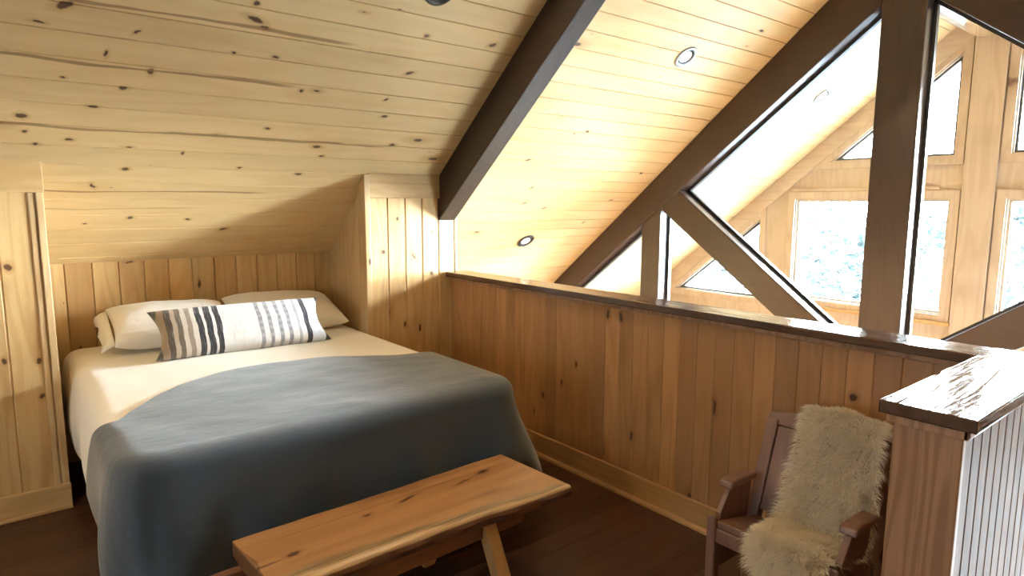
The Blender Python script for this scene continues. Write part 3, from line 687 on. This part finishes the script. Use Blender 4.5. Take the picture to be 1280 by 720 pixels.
sl = MB().add(bv, bf).build('slab_top', BENCH, bench, smooth=False); sl.location = (0, 0, BT)
for p in sl.data.polygons: p.use_smooth = True
sl.data.update()
md = sl.modifiers.new('split', 'EDGE_SPLIT'); md.split_angle = math.radians(35)
MB().box((-.60,-.14,.315),(.42,-.10,.381)).build('apron', BARK, bench, bevel=.006)
MB().box((-.70,.13,.315),(.50,.17,.381)).build('apron', BARK, bench, bevel=.006)
for x in (-.47, .235):
    for sg in (-1, 1):
        y0, y1 = sg*.165, sg*.31
        w = .028
        MB().hexa([(x-w,y1-.03,0),(x+w,y1-.03,0),(x+w,y1+.03,0),(x-w,y1+.03,0)], [(x-w,y0*.72-.03,.3812),(x+w,y0*.72-.03,.3812),(x+w,y0*.72+.03,.3812),(x-w,y0*.72+.03,.3812)]).build('leg', BENCHL, bench, bevel=.004)

# ------------------------------------------------------------------ armchair
CH_ROT = math.radians(-90)
CH = empty('armchair', (2.17, 1.10, 0), CH_ROT); CH.scale = (1.0, .90, .92)
tag(CH, 'dark wooden armchair in the corner of the half wall, under a sheepskin', 'armchair')
# local: x across, y towards the back
for s in (-1, 1):
    xo, xi = s*.250, s*.212
    MB().prism([(-.125,.0),(-.08,.0),(-.075,.415),(-.125,.44)],'X',min(xo,xi),max(xo,xi)).build('leg', CHAIRW, CH, bevel=.006)
    MB().prism([(.17,.0),(.225,.0),(.20,.35),(.14,.35)],'X',min(xo,xi),max(xo,xi)).build('leg', CHAIRW, CH, bevel=.006)
    MB().prism([(-.074,.20),(.163,.20),(.14,.36),(.165,.535),(.0,.535),(-.074,.44)],'X',min(s*.242,s*.218),max(s*.242,s*.218)).build('side_panel', CHAIRW, CH, bevel=.004)
    xa, xb = s*.262, s*.202
    MB().prism([(-.03,.535),(-.02,.562),(.03,.570),(.175,.562),(.175,.535)],'X',min(xa,xb),max(xa,xb)).build('armrest', CHAIRW, CH, bevel=.008)
    MB().prism([(.15,.36),(.20,.34),(.345,.775),(.335,.79),(.295,.775)],'X',min(s*.235,s*.185),max(s*.235,s*.185)).build('back_post', CHAIRW, CH, bevel=.006)
MB().hexa([(-.210,-.115,.395),(.210,-.115,.395),(.205,.16,.345),(-.205,.16,.345)], [(-.210,-.115,.425),(.210,-.115,.425),(.205,.16,.375),(-.205,.16,.375)]).build('seat', CHAIRW, CH, bevel=.006)
MB().box((-.210,-.122,.33),(.210,-.10,.393)).build('apron', CHAIRW, CH, bevel=.005)
MB().hexa([(-.183,.175,.40),(.183,.175,.40),(.183,.195,.395),(-.183,.195,.395)], [(-.183,.295,.755),(.183,.295,.755),(.183,.317,.753),(-.183,.317,.753)]).build('backrest', CHAIRW, CH, bevel=.004)
vs = []; K = 16
for i in range(K+1):
    t = -1+2*i/K; x = t*.232; zt = .800+.03*(1-t*t)
    vs += [(x,.298,.757),(x,.330,.753),(x,.346,zt),(x,.316,zt+.002)]
MB().add(vs, [(i*4+k, i*4+(k+1) % 4, (i+1)*4+(k+1) % 4, (i+1)*4+k) for i in range(K) for k in range(4)]+[(3,2,1,0),(K*4,K*4+1,K*4+2,K*4+3)]).build('crest_rail', CHAIRW, CH, bevel=.006)

# sheepskin draped over the chair back, the seat and down over its front edge
def sheepskin():
    prof = [(.365,.64),(.368,.72),(.364,.80),(.352,.855),(.325,.863),(.296,.838),(.282,.78),(.256,.70),(.230,.62),(.204,.54),(.170,.455),(.12,.405),(.07,.410),(.02,.420),(-.05,.434),(-.115,.445),(-.145,.42),(-.158,.37),(-.164,.31)]
    pts = [Vector((0, a, b)) for a, b in prof]
    n = len(pts); vs = []; base = MB(); NW = 15
    rnd = random.Random(11)
    cen = []
    for i in range(n):
        t = i/(n-1)
        hwid = .148*(.80+.22*math.sin(t*math.pi)+.05*math.sin(t*14))
        if t > .88: hwid *= 1-.5*((t-.88)/.12)**2
        cen.append(hwid)
    def P(t, s):
        f = t*(n-1); i = min(n-2, int(f)); k = f-i
        c = pts[i].lerp(pts[i+1], k); h = cen[i]*(1-k)+cen[i+1]*k
        sh = .070+.01*(t-.5)
        return Vector((s*h+sh, c.y, c.z+.006*math.sin(s*5+t*9)-.012*s*s))
    def Nn(t, s):
        a = P(min(1, t+.01), s)-P(max(0, t-.01), s); b = P(t, s+.02)-P(t, s-.02)
        nn = a.cross(b).normalized(); return nn
    NT = 48
    for i in range(NT+1):
        for j in range(NW+1): vs.append(P(i/NT, -1+2*j/NW))
    base.add(vs, [(i*(NW+1)+j, i*(NW+1)+j+1, (i+1)*(NW+1)+j+1, (i+1)*(NW+1)+j) for i in range(NT) for j in range(NW)])
    nsum = Nn(.5, 0); flip = -1 if nsum.z < 0 else 1
    hv = []; hf = []
    for k in range(42000):
        t = rnd.random(); s = rnd.uniform(-1, 1)
        p = P(t, s); nn = Nn(t, s)*flip
        clump = Vector((mnoise.noise((p.x*28, p.y*28, p.z*28)), mnoise.noise((p.x*28+9, p.y*28, p.z*28)), mnoise.noise((p.x*28, p.y*28+9, p.z*28))))
        ed = max(0, abs(s)-.75)*4
        d = (nn*1.0 + Vector((s*ed*1.2, 0, 0)) + clump*.45 + Vector((rnd.gauss(0,.25), rnd.gauss(0,.25), rnd.gauss(0,.25)))).normalized()
        Ln = rnd.uniform(.035, .070)
        w = rnd.uniform(.0008, .0014); side = d.cross(Vector((rnd.gauss(0,1), rnd.gauss(0,1), rnd.gauss(0,1)))).normalized()
        g = Vector((0, 0, -1)); o = len(hv)
        a = p; b = p+d*Ln*.5+g*Ln*.06; c = p+d*Ln*.85+g*Ln*.34+clump*.012
        hv += [a-side*w, a+side*w, b-side*w*.85, b+side*w*.85, c]
        hf += [(o, o+1, o+3, o+2), (o+2, o+3, o+4)]
    base.add(hv, hf)
    return base
WOOL = N('sheepskin wool'); wn = WOOL.noise(WOOL.obj(), 14.0, 3.0)
WOOL.bsdf(WOOL.mix(wn, (0.74,0.64,0.47,1), (0.88,0.80,0.64,1)), .9, None, Sheen_Weight=.4, Specular_IOR_Level=.1); WOOL = WOOL.m
sk = sheepskin().build('sheepskin', WOOL, None, smooth=True, fix=False); sk.matrix_world = Matrix.Translation(CH.location) @ Matrix.Rotation(CH_ROT, 4, 'Z') @ Matrix.Diagonal((1.0, .90, .92, 1))
tag(sk, 'shaggy cream sheepskin draped over the back and seat of the armchair', 'sheepskin')

# ------------------------------------------------------------------ outdoors
GRASS = plain('pale gravel', (0.27,0.31,0.34), .9, 0, .3, 3.0)
LEAF = plain('pale foliage', (0.075,0.100,0.098), .8, 0, .3, 2.0)
TRUNK = plain('grey bark', (0.12,0.10,0.09), .9)
struct(MB().box((7.3,-20,-3.3),(60,26,-3.0)).build('ground', GRASS))
rt = random.Random(5)
def tree(x, y, h, r, label):
    p = tag(empty('tree', (x, y, -3.0)), label, 'tree', 'trees beyond the gable windows')
    MB().tube([(0,0,0),(.05,0,h*.4),(0,.06,h*.8)], [.16,.12,.05], 8).build('trunk', TRUNK, p)
    vs = []; fs = []
    for k in range(1500):
        a = rt.uniform(0, 6.283); q = rt.random()**.5; zz = h*(.25+.75*rt.random()); rr = r*q*(1.05-abs((zz/h-.5)*1.5)**2)
        c = Vector((rr*math.cos(a), rr*math.sin(a), zz)); e = Vector((rt.gauss(0,1), rt.gauss(0,1), rt.gauss(0,.5))).normalized(); f = e.cross(Vector((rt.gauss(0,1), rt.gauss(0,1), 1))).normalized()
        L = rt.uniform(.10,.22); o = len(vs); vs += [c-e*L, c+f*L*.45, c+e*L, c-f*L*.45]; fs.append((o, o+1, o+2, o+3))
    MB().add(vs, fs).build('foliage', LEAF, p, fix=False)
tree(15, 10.1, 4.4, 1.7, 'pale tree behind the triangular corner window')
tree(14, 6.0, 3.9, 1.3, 'pale low tree at the lower right of the large gable window')
tree(22, 10.6, 5.2, 1.7, 'pale tall tree at the left of the large gable window')
tree(19, 6.6, 4.3, 1.5, 'pale tree seen beside the right side of the king post')
tree(17, 3.9, 4.5, 1.5, 'pale tree behind the window right of the centre post')
w = bpy.data.worlds.new('daylight'); SC.world = w; w.use_nodes = True
nt = w.node_tree; nt.nodes.clear(); bg = nt.nodes.new('ShaderNodeBackground'); wo = nt.nodes.new('ShaderNodeOutputWorld'); nt.links.new(bg.outputs[0], wo.inputs[0])
bg.inputs[0].default_value = (0.54, 0.76, 1.0, 1); bg.inputs[1].default_value = 1.0
tcw = nt.nodes.new('ShaderNodeTexCoord'); dot = nt.nodes.new('ShaderNodeVectorMath'); dot.operation = 'DOT_PRODUCT'; nt.links.new(tcw.outputs['Generated'], dot.inputs[0])
dot.inputs[1].default_value = Vector((.94, -.16, .20)).normalized()
mr = nt.nodes.new('ShaderNodeMapRange'); mr.interpolation_type = 'SMOOTHSTEP'; nt.links.new(dot.outputs['Value'], mr.inputs[0])
for i, v in ((1, .72), (2, 1.0), (3, 0.0), (4, 1.0)): mr.inputs[i].default_value = v
mxw = nt.nodes.new('ShaderNodeMix'); mxw.data_type = 'RGBA'; nt.links.new(mr.outputs[0], mxw.inputs[0])
mxw.inputs[6].default_value = (.54*56, .76*56, 56, 1); mxw.inputs[7].default_value = (520, 575, 620, 1)      # clear sky, bright haze round the low sun
nt.links.new(mxw.outputs[2], bg.inputs[0])

sun = lamp('sun', 'SUN', (0,0,10), 170.0, (.93,.97,1.0), direction=(.55,.25,-.8)); sun.data.angle = .01
def portal(name, loc, sx, sy, direction):
    l = bpy.data.lights.new(name, 'AREA'); l.shape = 'RECTANGLE'; l.size = sx; l.size_y = sy; l.cycles.is_portal = True
    o = bpy.data.objects.new(name, l); COL.objects.link(o); o.location = loc; o.rotation_euler = Vector(direction).to_track_quat('-Z', 'Z').to_euler(); return o
for wdw in wins:
    ys = [q[0] for q in wdw]; zs = [q[1] for q in wdw]
    portal('window_portal', (XG+.12, (min(ys)+max(ys))/2, (min(zs)+max(zs))/2), max(ys)-min(ys), max(zs)-min(zs), (-1,0,0))
portal('window_portal', (X0-.10, 1.35, 1.5), .5, .9, (1,0,0))
portal('window_portal', (5.5, YS-.09, -1.475), 1.8, 2.05, (0,1,0))

# ------------------------------------------------------------------ camera
cam = bpy.data.cameras.new('camera'); co = bpy.data.objects.new('camera', cam); COL.objects.link(co)
yaw, pit, rol, fpx = 0.677395, 0.133497, -0.002944, 799.8
f = Vector((math.sin(yaw)*math.cos(pit), math.cos(yaw)*math.cos(pit), -math.sin(pit))); r = Vector((math.cos(yaw), -math.sin(yaw), 0)); d = f.cross(r)
r2 = math.cos(rol)*r+math.sin(rol)*d; d2 = -math.sin(rol)*r+math.cos(rol)*d
co.matrix_world = Matrix(((r2.x,-d2.x,-f.x,0),(r2.y,-d2.y,-f.y,0),(r2.z,-d2.z,-f.z,1.6),(0,0,0,1)))
cam.sensor_width = 36; cam.lens = fpx/1280*36; cam.clip_start = .02
SC.camera = co
SC.cycles.use_denoising = True; SC.cycles.max_bounces = 10; SC.cycles.diffuse_bounces = 6; SC.cycles.transparent_max_bounces = 12; SC.cycles.sample_clamp_indirect = 12
vs_ = SC.view_settings; vs_.view_transform = 'Standard'; vs_.look = 'None'; vs_.gamma = 1.0; vs_.exposure = -0.05; vs_.use_curve_mapping = False
